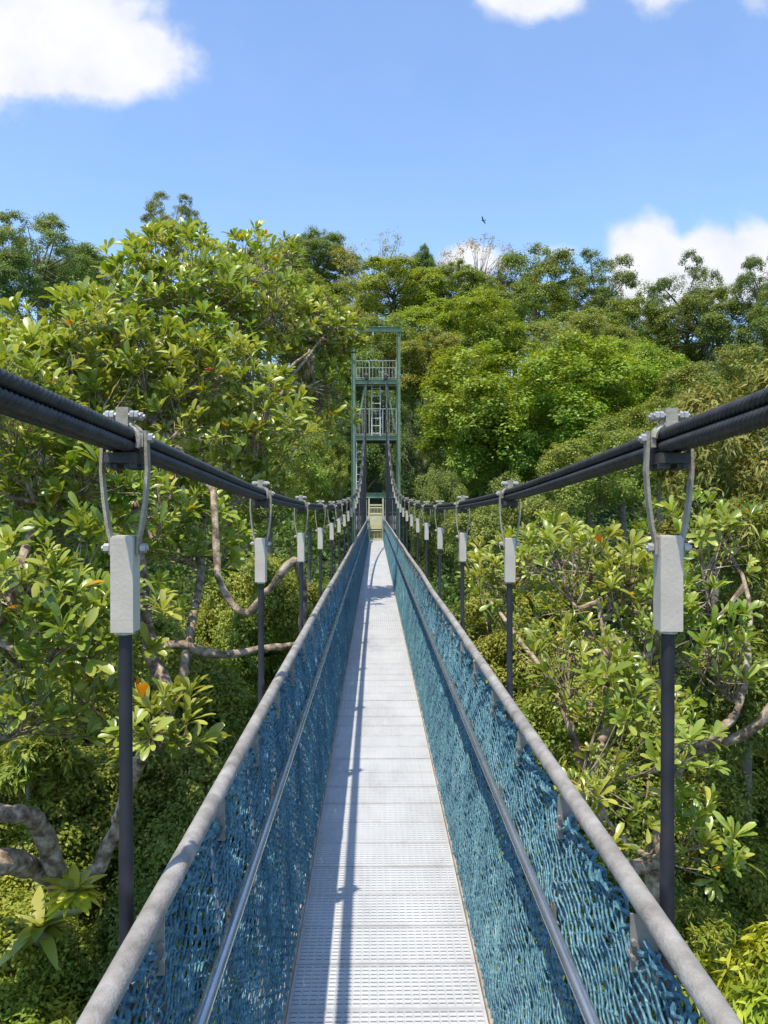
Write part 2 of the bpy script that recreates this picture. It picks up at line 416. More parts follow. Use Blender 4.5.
# main cables: four laid ropes each side
for s in (-1, 1):
    for (dx, dz) in ((-.0126, .0128), (.0126, .0128), (-.0126, -.0124), (.0126, -.0124)):
        ys = np.concatenate([np.arange(-5, .6, .1), np.arange(.6, 5, .0035), np.arange(5, 9, .02), np.arange(9, YT+.3, .12)])
        zs = cz(np.minimum(ys, YT)) + dz; n = 28
        ang = np.linspace(0, 2*pi, n, endpoint=False)
        A, YY = np.meshgrid(ang, ys)
        amp = np.where(YY < 9, 1.0, 0.)
        rr = .0125*(1 - amp*.16*np.abs(np.cos(3.5*(A - YY*2*pi/.11)))**3)
        V = np.stack([s*CXW + dx + rr*np.cos(A), YY, zs[:, None] + rr*np.sin(A)], -1).reshape(-1, 3)
        m = len(ys); base = (np.arange(m-1)[:, None]*n + np.arange(n)[None]).ravel(); nxt = (np.arange(m-1)[:, None]*n + (np.arange(n)+1)[None] % n).ravel()
        Fq = np.stack([base, nxt, nxt+n, base+n], 1)
        link('main_cable', fast_mesh('main_cable', V, Fq, smooth=True), M['cable'], bridge)

# hangers: clamp, fork of two bent bars, grey sleeve, black rod down to the cross beam
def clamp_mb():
    b = MB()
    b.box((0, 0, .004), (.0012, .04, .08))                                    # web between the ropes, standing proud above
    b.box((0, 0, .045), (.024, .042, .038))
    for sx in (-1, 1):
        a = np.linspace(-.15*pi, .95*pi, 12)                                  # U straps round the ropes
        r = .0335
        pts = [(sx*.001 + r*cos(t)*.95, .012*sx, r*sin(t)*1.0) for t in a]
        b.tube(pts, .006, 8)
    b.box((-.034, .0, .003), (.010, .024, .032)); b.box((.034, 0, .003), (.010, .024, .032))
    return b
def under_mb():
    b = MB(); b.box((0, 0, -.036), (.060, .066, .020)); b.box((-.016, 0, -.048), (.018, .05, .016)); b.box((.016, 0, -.048), (.018, .05, .016))
    for x in (-.022, .022):
        for y in (-.022, .022): b.hexnut((x, y, -.050), (0, 0, 1), .009, .012)
    return b
def top_bolt_mb():
    b = MB(); b.cyl((-.036, 0, .050), (.036, 0, .050), .0045, 8)
    for x in (-.029, -.020, .019, .028): b.hexnut((x, 0, .050), (1, 0, 0), .0085, .0075)
    return b
def pin_mb(z, x):
    b = MB(); b.cyl((x-.014, 0, z), (x+.010, 0, z), .005, 8); b.hexnut((x, 0, z), (1, 0, 0), .0095, .011); return b
def fork_mb(sx):
    b = MB(); pts = [(.0425, .020), (.0435, -.02), (.045, -.06), (.040, -.12), (.033, -.17), (.0262, -.2), (.0262, -.225)]
    V = []
    for (x, z) in pts:
        for (px, py) in ((-.003, -.010), (.003, -.010), (.003, .010), (-.003, .010)): V.append((sx*(x+px), py, z))
    n = len(pts); fs = [tuple(i*4+k for k in (0,1,2,3)) for i in (0,)] + [tuple((n-1)*4+k for k in (3,2,1,0))]
    for i in range(n-1):
        for k in range(4): fs.append((i*4+k, i*4+(k+1)%4, (i+1)*4+(k+1)%4, (i+1)*4+k))
    b.add(V, fs); return b
def sleeve_mb():
    b = MB(); b.box((0, 0, -.283), (.044, .046, .186)); b.box((0, 0, -.1885), (.039, .041, .003)); b.cyl((0, 0, -.382), (0, 0, -.374), .018, 14)
    return b
def data_of(b, nm, mat, smooth=False):
    o = b.build(nm, mat, None, smooth); me = o.data; bpy.data.objects.remove(o); return me
cm = data_of(clamp_mb(), 'clamp', M['clamp'], True); BOLTS = [data_of(top_bolt_mb(), 'bolt', M['bolt']), data_of(pin_mb(.006, .050), 'bolt', M['bolt']), data_of(pin_mb(-.212, .036), 'bolt', M['bolt'])]
BOLTPOS = [(0, (0, -.014, 0), 0), (0, (0, .014, 0), 0), (1, (0, 0, 0), 0), (1, (0, 0, 0), pi), (2, (0, 0, 0), 0), (2, (0, 0, 0), pi)]
um = data_of(under_mb(), 'under_clamp', M['cable'])
fm = {sx: data_of(fork_mb(sx), 'fork_bar', M['clamp']) for sx in (-1, 1)}; sm = data_of(sleeve_mb(), 'sleeve', M['sleeve'])
for s in (-1, 1):
    for k in range(KB, KE + 1):
        y = Y0 + S*k; zc = float(cz(y)); slope = float(cz(y+.05) - cz(y-.05)) / .1
        wob = random.uniform(-.02, .02)
        b = MB(); L = zc - .38 + .10; bot = -.10
        b.tube([(0, 0, -.375), (0, 0, -.80), (0, 0, -.805), (0, 0, -(zc-bot))], [.0132, .0132, .0146, .0146], 14)
        rod = b.build('hanger', M['rod'], bridge, True); rod.location = (s*CXW, y, zc)
        tilt = random.uniform(-.006, .006)
        c = link('clamp', cm, M['clamp'], rod); c.rotation_euler = (math.atan(slope), 0, wob)
        u_ = link('under_clamp', um, M['cable'], rod); u_.rotation_euler = (math.atan(slope), 0, wob)
        for q in (-1, 1):
            f = link('fork_bar', fm[q], M['clamp'], rod); f.rotation_euler.z = wob*2
        sv = link('sleeve', sm, M['sleeve'], rod); sv.rotation_euler = (0, 0, wob*3)
        if 0 <= k < 8:
            for (bi, loc, rz_) in BOLTPOS:
                bo = link('bolt', BOLTS[bi], M['bolt'], rod); bo.location = loc; bo.rotation_euler.z = wob + rz_
xb = MB(); xb.box((0, 0, -.135), (1.2, .07, .008)); xb.box((0, 0, -.20), (1.2, .008, .12)); xb.box((0, 0, -.26), (1.2, .07, .008))
xm = data_of(xb, 'cross_beam', M['plate'])
for k in range(KB, KE + 1):
    o = link('cross_beam', xm, M['plate'], bridge); o.location.y = Y0 + S*k

# ------------------------------------------------------------------ the tower
TW = 1.26; TD = 2.2
def H(py): return CAMZ + (VY - py) * 43 / F
tower = tag(empty('bridge_tower', (0, YT, 0)), 'tall green steel portal tower with ladders and cream gate at far end of the footbridge', 'tower')
def ibeam(b, p, q, w, h, up=(0,0,1)):
    p = np.array(p, float); q = np.array(q, float); d = (q-p)/np.linalg.norm(q-p); u = np.array(up, float)
    b.bar(p, q, w*.12, h*.84, up)
    b.bar(p + u*h*.46, q + u*h*.46, w, h*.08, up); b.bar(p - u*h*.46, q - u*h*.46, w, h*.08, up)
for sx in (-1, 1):
    for y in (0, TD):
        b = MB(); top = H(332) if y == 0 else H(376)
        for (ox, oy, w, d) in ((0, 0, .2, .02), (-.1+.008, 0, .016, .2), (.1-.008, 0, .016, .2)):
            b.box((sx*TW+ox, y+oy, (top-16)/2), (w if w > .1 else .018, d, top+16))
        b.build('column', M['green'], tower)
b = MB(); ibeam(b, (-TW-.12, 0, H(332)+.12), (TW+.12, 0, H(332)+.12), .2, .26); b.build('top_beam', M['green'], tower)
def railing(b, p, q, h, n):
    p = np.array(p, float); q = np.array(q, float); up = np.array([0, 0, 1.])
    b.bar(p+up*h, q+up*h, .045); b.bar(p+up*.1, q+up*.1, .035)
    for i in range(n+1):
        c = p + (q-p)*i/n; b.bar(c+up*.1, c+up*h, .045 if i % 4 == 0 else .016)
for (zf, zr) in ((H(380), H(361)), (H(436), H(409))):
    b = MB()
    for y in (-.02, TD): ibeam(b, (-TW+.11, y, zf-.12), (TW-.11, y, zf-.12), .14, .24)
    for x in (-TW, TW): ibeam(b, (x, .12, zf-.12), (x, TD-.12, zf-.12), .14, .24)
    pf = b.build('platform', M['green'], tower)
    b = MB(); b.box((0, TD/2, zf+.02), (2*TW-.2, TD-.2, .03)); b.build('floor_plate', M['tgrey'], pf)
    b = MB(); h = zr - zf
    railing(b, (-TW+.13, -.02, zf), (TW-.13, -.02, zf), h, 12); railing(b, (-TW+.13, TD, zf), (TW-.13, TD, zf), h, 12)
    railing(b, (-TW, .15, zf), (-TW, TD-.15, zf), h, 14); railing(b, (TW, .15, zf), (TW, TD-.15, zf), h, 14)
    b.build('railing', M['tgrey'], pf)
def ladder(x, y, z0, z1, w=.48):
    b = MB()
    for sx in (-1, 1): b.bar((x+sx*w/2, y, z0), (x+sx*w/2, y, z1), .05, up=(0,1,0))
    z = z0 + .2
    while z < z1: b.cyl((x-w/2, y, z), (x+w/2, y, z), .02, 8); z += .42
    b.build('ladder', M['white'], tower)
ladder(.0, .5, H(436), H(378)); ladder(-.93, .8, H(500), H(434), .36)
for sx in (-1, 1):
    b = MB(); b.bar((sx*.6, 0.16, H(384)), (sx*1.06, .16, H(430)), .10, .10); b.build('brace', M['green'], tower)
    b = MB(); b.box((sx*CXW, 0.0, H(378)), (.14, .5, .2)); b.cyl((sx*CXW-.09, 0, H(376)), (sx*CXW+.09, 0, H(376)), .14, 16); b.build('cable_saddle', M['dark'], tower)
    b = MB(); b.bar((sx*TW, .13, -6), (sx*TW, TD-.13, 0), .1); b.bar((sx*TW, .13, 0), (sx*TW, TD-.13, H(436)-.3), .1); b.bar((sx*TW, TD-.13, H(436)), (sx*TW, .13, H(384)), .1); b.build('brace', M['green'], tower)
# back stays of the main cables, from the saddles down behind the tower
for sx in (-1, 1):
    b = MB(); b.tube([(sx*CXW, .25, H(378)), (sx*CXW, 6, H(400)-.6), (sx*CXW, 19, 4.5)], .035, 8); b.build('back_stay', M['cable'], tower)
b = MB(); ibeam(b, (-TW+.11, 0, H(495.5)), (TW-.11, 0, H(495.5)), .14, .28); b.build('lintel', M['green'], tower)
b = MB(); b.box((0, TD/2+.1, -.06), (2*TW-.25, TD+.2, .04)); b.build('landing', M['deck'], tower)
b = MB(); ibeam(b, (-TW+.11, 0, -.22), (TW-.11, 0, -.22), .14, .26); b.build('sill_beam', M['green'], tower)
for sx in (-1, 1):
    b = MB(); x0, x1 = .42, TW-.12
    for i in range(8):
        x = sx*(x0 + (x1-x0)*i/7); b.bar((x, -.02, -.08), (x, -.02, H(497)-.14), .03, up=(0,1,0))
    for z in (.12, 1.15, 1.6): b.bar((sx*x0, -.02, z), (sx*x1, -.02, z), .03)
    sc = b.build('side_screen', M['tgrey'], tower)
    b = MB(); b.box((sx*(x0+x1)/2, .03, 1.02), (x1-x0, .012, .75)); b.build('backing_panel', M['white'], sc)
gate = MB()
for sx in (-1, 1): gate.bar((sx*.39, -.03, -.04), (sx*.39, -.03, H(498)), .07, up=(0,1,0))
gate.box((0, -.03, H(505)), (.71, .05, .08)); gate.box((0, -.03, H(508)+.02), (.71, .04, .08))
gate.box((0, -.03, H(521)), (.70, .03, (530-514)*43/F)); gate.box((0, -.03, H(539)), (.7, .04, .08))
gate.box((0, -.055, H(514)), (.7, .03, .05)); gate.box((0, -.055, H(530.5)), (.7, .03, .05))
g = gate.build('gate', M['cream'], tower)
b = MB()
for i in range(9):
    x = -.32 + .08*i
    b.bar((x, -.03, H(514)), (x, -.03, H(508)), .022, up=(0,1,0)); b.bar((x, -.03, H(539)), (x, -.03, H(530)), .022, up=(0,1,0))
b.build('gate_bar', M['cream'], g)

# ------------------------------------------------------------------ terrain
def ss(a, b, x): t = np.clip((x-a)/(b-a), 0, 1); return t*t*(3-2*t)
def ground(x, y):
    x = np.asarray(x, float); y = np.asarray(y, float)
    g = -13 + 9*ss(22, 46, y) + 23*ss(44, 115, y) + 6*ss(12, 60, np.abs(x))
    g = g + 6*ss(10, 80, -y) - 14*ss(150, 500, np.hypot(x, y))
    return g + .5*np.sin(x*.31+y*.17) + .35*np.sin(x*.13-y*.41)
def axis(a, b, c, n1):
    core = np.linspace(a, b, n1); far = np.geomspace(1, c, 22)
    return np.concatenate([a - far[::-1]*1.0, core, b + far])
gx = axis(-90, 90, 3000, 110); gy = axis(-60, 150, 3000, 120)
GX, GY = np.meshgrid(gx, gy, indexing='ij')
V = np.stack([GX, GY, ground(GX, GY)], -1).reshape(-1, 3); nY = len(gy)
ii, jj = np.meshgrid(np.arange(len(gx)-1), np.arange(nY-1), indexing='ij'); b0 = (ii*nY+jj).ravel()
M['soil'] = surf('forest_floor', [(.3, (.012,.018,.006)), (.5, (.025,.035,.012)), (.7, (.04,.04,.02))], .95, 0, .8, 8, .8, 3)
tag(link('hillside', fast_mesh('hillside', V, np.stack([b0, b0+nY, b0+nY+1, b0+1], 1), smooth=True), M['soil']), 'dark forest floor sloping up behind the bridge tower', None, None, 'structure')

# ------------------------------------------------------------------ foliage
def unit(v): return v / np.maximum(np.linalg.norm(v, axis=-1, keepdims=True), 1e-9)
BIG = (np.array([(0,0,0),(.085,.28,.015),(0,.28,-.02),(-.085,.28,.015),(.165,.58,.02),(0,.58,-.03),(-.165,.58,.02),
                 (.165,.80,.0),(0,.80,-.04),(-.165,.80,.0),(.08,.955,-.06),(0,.96,-.08),(-.08,.955,-.06)], float),
       [(0,1,2,2),(0,2,3,3),(1,4,5,2),(2,5,6,3),(4,7,8,5),(5,8,9,6),(7,10,11,8),(8,11,12,9)])
SMALL = (np.array([(0,0,0),(.24,.42,.05),(0,1,-.08),(-.24,.42,.05)], float), [(0,1,2,3)])
LONG = (np.array([(0,0,0),(.11,.4,.03),(0,1,-.16),(-.11,.4,.03)], float), [(0,1,2,3)])
def leaves(pos, axis_, nrm, size, tmpl, wid=1.0, att=None, droop=None):
    """leaf blades: pos base (n,3), axis_ along the blade, nrm face normal"""
    T, fs = tmpl; a = unit(axis_); s_ = unit(np.cross(a, nrm)); n_ = np.cross(s_, a)
    size = np.asarray(size).reshape(-1, 1, 1)
    tz = T[:, 2][None, :, None]
    if droop is not None: tz = tz - droop.reshape(-1, 1, 1) * (T[:, 1]**2)[None, :, None]
    V = pos[:, None, :] + size*(T[:, 0][None, :, None]*wid*s_[:, None] + T[:, 1][None, :, None]*a[:, None] + tz*n_[:, None])
    n, m = len(pos), len(T); base = np.arange(n)[:, None]*m
    quads = [f for f in fs]
    tri = [f for f in quads if f[2] == f[3]]; qd = [f for f in quads if f[2] != f[3]]
    out = {'V': V.reshape(-1, 3), 'Q': np.concatenate([base+np.array([f]) for f in qd]) if qd else np.zeros((0,4), int),
           'T': np.concatenate([base+np.array([f[:3]]) for f in tri]) if tri else np.zeros((0,3), int),
           'aq': np.tile(att, len(qd)), 'at': np.tile(att, len(tri))}
    return out
def leaf_mesh(name, parts, smooth=False):
    """merge leaf dicts to a mesh with mixed tris and quads"""
    Vs, loops, tot, at = [], [], [], []; n = 0
    for p in parts:
        Vs.append(p['V'])
        if len(p['Q']): loops.append((p['Q']+n).ravel()); tot.append(np.full(len(p['Q']), 4)); at.append(p['aq'])
        if len(p['T']): loops.append((p['T']+n).ravel()); tot.append(np.full(len(p['T']), 3)); at.append(p['at'])
        n += len(p['V'])
    V = np.concatenate(Vs).astype(np.float32); lp = np.concatenate(loops).astype(np.int32); tt = np.concatenate(tot).astype(np.int32); at = np.concatenate(at).astype(np.float32)
    me = bpy.data.meshes.new(name); me.vertices.add(len(V)); me.vertices.foreach_set('co', V.ravel())
    me.loops.add(len(lp)); me.loops.foreach_set('vertex_index', lp); me.polygons.add(len(tt))
    me.polygons.foreach_set('loop_start', np.concatenate([[0], np.cumsum(tt)[:-1]]).astype(np.int32)); me.polygons.foreach_set('loop_total', tt)
    me.update(calc_edges=True); a = me.attributes.new('v', 'FLOAT', 'FACE'); a.data.foreach_set('value', at)
    if smooth: me.polygons.foreach_set('use_smooth', np.ones(len(tt), bool))
    return me
def rosettes(rng, c, out, size, per=11, tmpl=BIG, flat=.55):
    """whorls of big leaves at shoot tips c (n,3), shoots pointing out (n,3)"""
    n = len(c); k = np.tile(np.arange(per), n); C = np.repeat(c, per, 0); O = unit(np.repeat(out, per, 0))
    ref = np.where(np.abs(O[:, 2:3]) > .9, np.array([[1., 0, 0]]), np.array([[0, 0, 1.]]))
    u = unit(np.cross(O, ref)); v = np.cross(O, u)
    an = k*2.39996 + np.repeat(rng.uniform(0, 6.28, n), per) + rng.normal(0, .2, n*per)
    rad = np.cos(an)[:, None]*u + np.sin(an)[:, None]*v
    el = flat*1.5*(1 - k/per)[:, None] * -1 + 1.12 + rng.normal(0, .2, (n*per, 1)) - .15
    ax = rad*np.sin(np.clip(el, .3, 1.9)) + O*np.cos(np.clip(el, .3, 1.9)); ax = ax + rng.normal(0, .10, ax.shape); ax[:, 2] -= .08
    nr = O*.8 + np.array([0, 0, .5]) + rng.normal(0, .28, ax.shape)
    sz = np.repeat(size*rng.uniform(.55, 1.22, n), per)*rng.uniform(.7, 1.12, n*per)*(.65+.35*(k/per)[::1])
    att = np.clip(np.repeat(rng.uniform(0, 1, n), per)*.45 + rng.uniform(0, .55, n*per), 0, .96)
    od = rng.random(n*per) < .007; att[od] = rng.uniform(.995, 1, od.sum())
    pos = C + ax*.02 + O*rng.uniform(-.06, .02, (n*per, 1))
    return leaves(pos, ax, nr, sz, tmpl, .92, att, np.abs(rng.normal(.1, .12, n*per)))

def crown_unit(seed, lobes=16, clumps=26, per=70, leaf=.05, spread=1., flat=.75, open_=0., tmpl=SMALL, cr=.17, inner=.5, top=0.):
    """unit crown (radius about 1, centre 0) made of leaf clumps on several boughs"""
    rng = np.random.default_rng(seed)
    L = []
    for i in range(lobes):
        t = (i+.5)/lobes; zc = 1 - 1.55*t; an = i*2.4 + rng.uniform(-.5, .5); r = math.sqrt(max(0, 1-min(1, abs(zc))**2))
        rad = rng.uniform(.20, .36)*(1-.2*open_)
        c = np.array([cos(an)*r, sin(an)*r, zc*flat])*rng.uniform(.58, .86)*spread
        L.append((c, rad))
    cs, outs = [], []
    for c, rad in L:
        d = unit(rng.normal(0, 1, (clumps, 3)) + unit(c)*.55 + np.array([0, 0, .45]))
        k = rng.uniform(.75, 1.1, (clumps, 1)); 
        if open_: keep = rng.random(clumps) > open_*.5
        else: keep = np.ones(clumps, bool)
        cs.append((c + d*rad*k*np.array([1, 1, .8]))[keep]); outs.append(d[keep])
    cs = np.concatenate(cs); outs = np.concatenate(outs)
    # inner fill so the crown is not hollow
    ni = int(len(cs)*inner*.5); ci = unit(rng.normal(0, 1, (ni, 3)))*rng.uniform(.2, .7, (ni, 1))*np.array([1, 1, flat]); cs = np.concatenate([cs, ci]); outs = np.concatenate([outs, unit(ci)])
    q_ = np.array([np.percentile(np.abs(cs[:, 0]), 98), np.percentile(np.abs(cs[:, 1]), 98), np.percentile(np.abs(cs[:, 2]), 98)]) + cr*.45
    cs = cs/q_; n = len(cs); per_ = per
    C = np.repeat(cs, per_, 0); O = np.repeat(outs, per_, 0); csz = np.repeat(rng.uniform(.6, 1.25, n)*cr, per_)[:, None]
    d = unit(rng.normal(0, 1, C.shape)) * (rng.random((len(C), 1))**.45)
    d = d*np.array([1, 1, .75]); pos = C + d*csz
    nr = unit(O*.5 + d*.6 + np.array([0, 0, .75]) + rng.normal(0, .45, C.shape))
    ax = unit(np.cross(nr, rng.normal(0, 1, C.shape)) + d*.5 + np.array([0, 0, -.15]))
    sz = leaf*rng.uniform(.6, 1.35, len(C))
    att = np.clip(np.repeat(rng.uniform(0, 1, n), per_)*.5 + rng.uniform(0, .5, len(C)), 0, .97)
    if tmpl is SMALL or tmpl is LONG:
        od = rng.random(len(C)) < .006; att[od] = rng.uniform(.99, 1, od.sum())
    return cs, leaf_mesh('crown', [leaves(pos, ax, nr, sz, tmpl, 1.15, att)])
def trunk_mesh(seed, cs, rx, rz, Hc, nl=12, limb_r=.02):
    """trunk from z=-1 (ground) to the crown centre and limbs into the crown"""
    rng = np.random.default_rng(seed); b = MB(); rbase = min(.32, .05*rx+.02); limb_r = limb_r*min(rx, 5); E = cs*np.array([rx, rx, rz])
    zs = np.linspace(-1, .25, 9); wob = np.cumsum(rng.normal(0, .012, (9, 2)), 0); wob -= wob[5]
    pts = np.stack([wob[:, 0]*rx, wob[:, 1]*rx, np.where(zs < 0, zs*Hc, zs*rz)], 1); b.tube(pts, np.linspace(rbase*1.25, rbase*.5, 9), 9)
    idx = rng.choice(len(cs), nl, replace=False)
    for i in idx:
        e = E[i]*.97; z0 = rng.uniform(-.6, .1)*rz; s0 = np.array([0, 0, z0]); m1 = s0*.5+e*.5 + rng.normal(0, .05, 3)*rx; m1[2] -= .06*rz
        t = np.linspace(0, 1, 7)[:, None]; pt = (1-t)**2*s0 + 2*t*(1-t)*m1 + t*t*e
        b.tube(pt, np.linspace(limb_r, limb_r*.25, 7), 6)
    v = np.concatenate(b.v); me = bpy.data.meshes.new('trunk'); me.from_pydata(v.tolist(), [], [f for fs in b.f for f in fs])
    me.polygons.foreach_set('use_smooth', [True]*len(me.polygons)); me.update(); return me

LM = {
 'big': leaf_mat('broad_leaf', (.07,.125,.016), (.19,.25,.038), (.39,.43,.11), odd_share=.005, trans=.27, rough=.34, gloss=.65, tscale=.6),
 'fine': leaf_mat('fine_leaf', (.062,.105,.018), (.15,.20,.032), (.29,.335,.085), odd_share=.003, odd2=(.4,.25,.05), trans=.27, rough=.5, gloss=.3),
}
M_trunk = M['bark_grey']
TEMPL = {}
def template(name, **k):
    seeds = k.pop('seeds', (1, 2)); tk = k.pop('trunk', {})
    res = []
    for sd in seeds:
        cs, me = crown_unit(sd*17+len(TEMPL)*101, **k); me.materials.append(LM['fine'])
        res.append((me, cs, tk))
    TEMPL[name] = res
template('dome', lobes=30, clumps=24, per=110, leaf=.033, cr=.11, flat=.8, inner=.3)
template('rough', lobes=20, clumps=21, per=105, leaf=.038, inner=.3, cr=.13, flat=.95, open_=.3, spread=1.1, trunk=dict(nl=16))
template('open', lobes=17, clumps=30, per=80, leaf=.032, cr=.10, flat=1.05, open_=.6, spread=1.08, inner=.5, trunk=dict(nl=22, limb_r=.022))
template('bare', lobes=14, clumps=20, per=26, leaf=.035, cr=.12, flat=1.0, open_=.6, inner=.2, trunk=dict(nl=130, limb_r=.008), seeds=(3,))
template('mound', lobes=22, clumps=34, per=105, leaf=.040, cr=.13, flat=.8, seeds=(1, 2))
template('near', lobes=16, clumps=36, per=42, leaf=.082, cr=.13, flat=1.0, open_=.25, tmpl=LONG, seeds=(1, 2), trunk=dict(nl=26))
template('longleaf', lobes=10, clumps=16, per=16, leaf=.24, cr=.2, flat=1.0, tmpl=LONG, seeds=(6,))
template('column', lobes=16, clumps=26, per=70, leaf=.06, cr=.2, flat=1.0, spread=.75, seeds=(4,))

count = [0]
def tree(kind, px, top, bottom, halfw, d, color, label, name='forest_tree', cat='tree', group=None, rdepth=1.0, bark=None, gz=None):
    """a tree whose crown spans top..bottom and px +- halfw when seen d metres ahead"""
    count[0] += 1
    var = TEMPL[kind]; me, cs, tk = var[count[0] % len(var)]
    c = P(px, (top+bottom)/2, d); rx = halfw*1.1/F*d; rz = (bottom-top)/2/F*d
    if d < 45 and abs(c[0]) - rx*1.15 < 1.0:            # nothing grows onto the walkway
        if abs(c[0]) > 2.2: rx = (abs(c[0]) - 1.0)/1.15
        else: c[2] = min(c[2], -.8 - rz*1.15)
    g = float(ground(c[0], c[1])) - .3 if gz is None else gz
    root = empty(name, (c[0], c[1], g)); tag(root, label, cat, group)
    Hc = max(c[2]-g, rz*.4)
    cr = link('crown', me, None, root); cr.location = (0, 0, Hc); cr.scale = (rx, rx*rdepth, rz); rot = random.uniform(0, 6.28)
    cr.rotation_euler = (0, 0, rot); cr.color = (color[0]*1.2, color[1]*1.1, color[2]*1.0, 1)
    t = link('trunk', trunk_mesh(count[0], cs, rx, rz, Hc, **tk), M_trunk, root); t.location = (0, 0, Hc); t.rotation_euler = (0, 0, rot)
    # slim the trunk on wide low trees
    return root

GR = 'wild trees on the hillside'
# colour factors
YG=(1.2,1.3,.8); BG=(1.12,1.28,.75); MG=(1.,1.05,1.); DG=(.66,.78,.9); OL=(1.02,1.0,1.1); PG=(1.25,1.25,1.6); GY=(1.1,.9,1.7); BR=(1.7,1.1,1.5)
trees = [
 # skyline, far
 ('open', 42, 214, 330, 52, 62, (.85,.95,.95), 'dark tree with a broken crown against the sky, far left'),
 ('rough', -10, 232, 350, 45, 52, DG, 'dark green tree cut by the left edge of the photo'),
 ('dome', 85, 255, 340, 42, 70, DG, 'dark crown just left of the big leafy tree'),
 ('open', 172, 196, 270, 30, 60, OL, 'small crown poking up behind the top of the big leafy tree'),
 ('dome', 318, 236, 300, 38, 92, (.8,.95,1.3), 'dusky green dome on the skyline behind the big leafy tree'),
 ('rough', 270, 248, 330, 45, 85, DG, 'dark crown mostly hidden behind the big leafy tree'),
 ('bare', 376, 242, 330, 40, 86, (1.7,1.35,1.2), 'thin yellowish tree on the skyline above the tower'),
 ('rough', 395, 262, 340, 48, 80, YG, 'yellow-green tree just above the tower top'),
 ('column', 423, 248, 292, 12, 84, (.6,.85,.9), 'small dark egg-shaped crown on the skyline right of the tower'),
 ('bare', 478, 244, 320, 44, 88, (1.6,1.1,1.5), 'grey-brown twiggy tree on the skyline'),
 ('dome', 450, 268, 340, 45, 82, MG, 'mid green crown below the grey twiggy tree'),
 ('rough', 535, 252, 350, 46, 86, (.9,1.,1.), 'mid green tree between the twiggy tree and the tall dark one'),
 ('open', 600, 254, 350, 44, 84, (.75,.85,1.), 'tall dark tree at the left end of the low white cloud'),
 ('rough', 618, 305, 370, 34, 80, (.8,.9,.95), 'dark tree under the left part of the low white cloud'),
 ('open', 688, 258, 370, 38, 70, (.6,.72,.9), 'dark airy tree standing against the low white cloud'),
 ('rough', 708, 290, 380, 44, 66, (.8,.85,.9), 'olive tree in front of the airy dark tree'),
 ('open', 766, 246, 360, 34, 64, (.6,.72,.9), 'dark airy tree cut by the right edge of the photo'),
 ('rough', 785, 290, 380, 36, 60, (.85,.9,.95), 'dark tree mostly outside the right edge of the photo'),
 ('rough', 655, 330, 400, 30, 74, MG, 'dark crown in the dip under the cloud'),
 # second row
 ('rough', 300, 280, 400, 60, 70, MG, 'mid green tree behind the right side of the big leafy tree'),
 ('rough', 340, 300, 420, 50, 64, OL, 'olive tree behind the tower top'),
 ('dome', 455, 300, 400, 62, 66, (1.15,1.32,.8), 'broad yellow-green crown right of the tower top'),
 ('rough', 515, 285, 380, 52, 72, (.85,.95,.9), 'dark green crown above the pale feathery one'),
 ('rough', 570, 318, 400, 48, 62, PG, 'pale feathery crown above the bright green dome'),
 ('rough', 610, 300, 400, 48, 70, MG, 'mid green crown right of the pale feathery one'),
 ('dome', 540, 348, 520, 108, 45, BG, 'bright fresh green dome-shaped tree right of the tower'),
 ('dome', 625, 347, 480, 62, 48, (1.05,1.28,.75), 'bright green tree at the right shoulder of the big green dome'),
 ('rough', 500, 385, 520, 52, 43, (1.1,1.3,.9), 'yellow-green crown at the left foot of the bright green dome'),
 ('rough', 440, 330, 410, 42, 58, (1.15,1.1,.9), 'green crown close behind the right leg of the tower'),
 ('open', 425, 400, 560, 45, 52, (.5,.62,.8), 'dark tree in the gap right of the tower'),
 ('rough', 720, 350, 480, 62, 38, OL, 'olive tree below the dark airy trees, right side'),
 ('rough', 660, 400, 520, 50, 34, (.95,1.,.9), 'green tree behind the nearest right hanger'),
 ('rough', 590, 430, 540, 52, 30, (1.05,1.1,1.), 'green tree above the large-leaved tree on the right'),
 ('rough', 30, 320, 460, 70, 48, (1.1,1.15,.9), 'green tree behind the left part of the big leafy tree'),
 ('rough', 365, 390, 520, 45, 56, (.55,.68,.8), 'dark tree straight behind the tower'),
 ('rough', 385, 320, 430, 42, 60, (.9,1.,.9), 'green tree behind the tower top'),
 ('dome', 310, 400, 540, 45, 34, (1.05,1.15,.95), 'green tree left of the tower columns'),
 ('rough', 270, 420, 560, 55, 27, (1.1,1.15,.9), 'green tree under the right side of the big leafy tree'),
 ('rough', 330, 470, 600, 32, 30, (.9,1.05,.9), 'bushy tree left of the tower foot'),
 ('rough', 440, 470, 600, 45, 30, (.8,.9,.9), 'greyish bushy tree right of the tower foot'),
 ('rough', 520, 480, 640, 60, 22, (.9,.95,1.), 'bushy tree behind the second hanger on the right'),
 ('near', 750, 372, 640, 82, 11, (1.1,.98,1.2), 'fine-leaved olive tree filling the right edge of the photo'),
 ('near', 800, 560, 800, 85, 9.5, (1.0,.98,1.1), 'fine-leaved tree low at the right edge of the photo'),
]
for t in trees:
    tree(*t, group=GR)
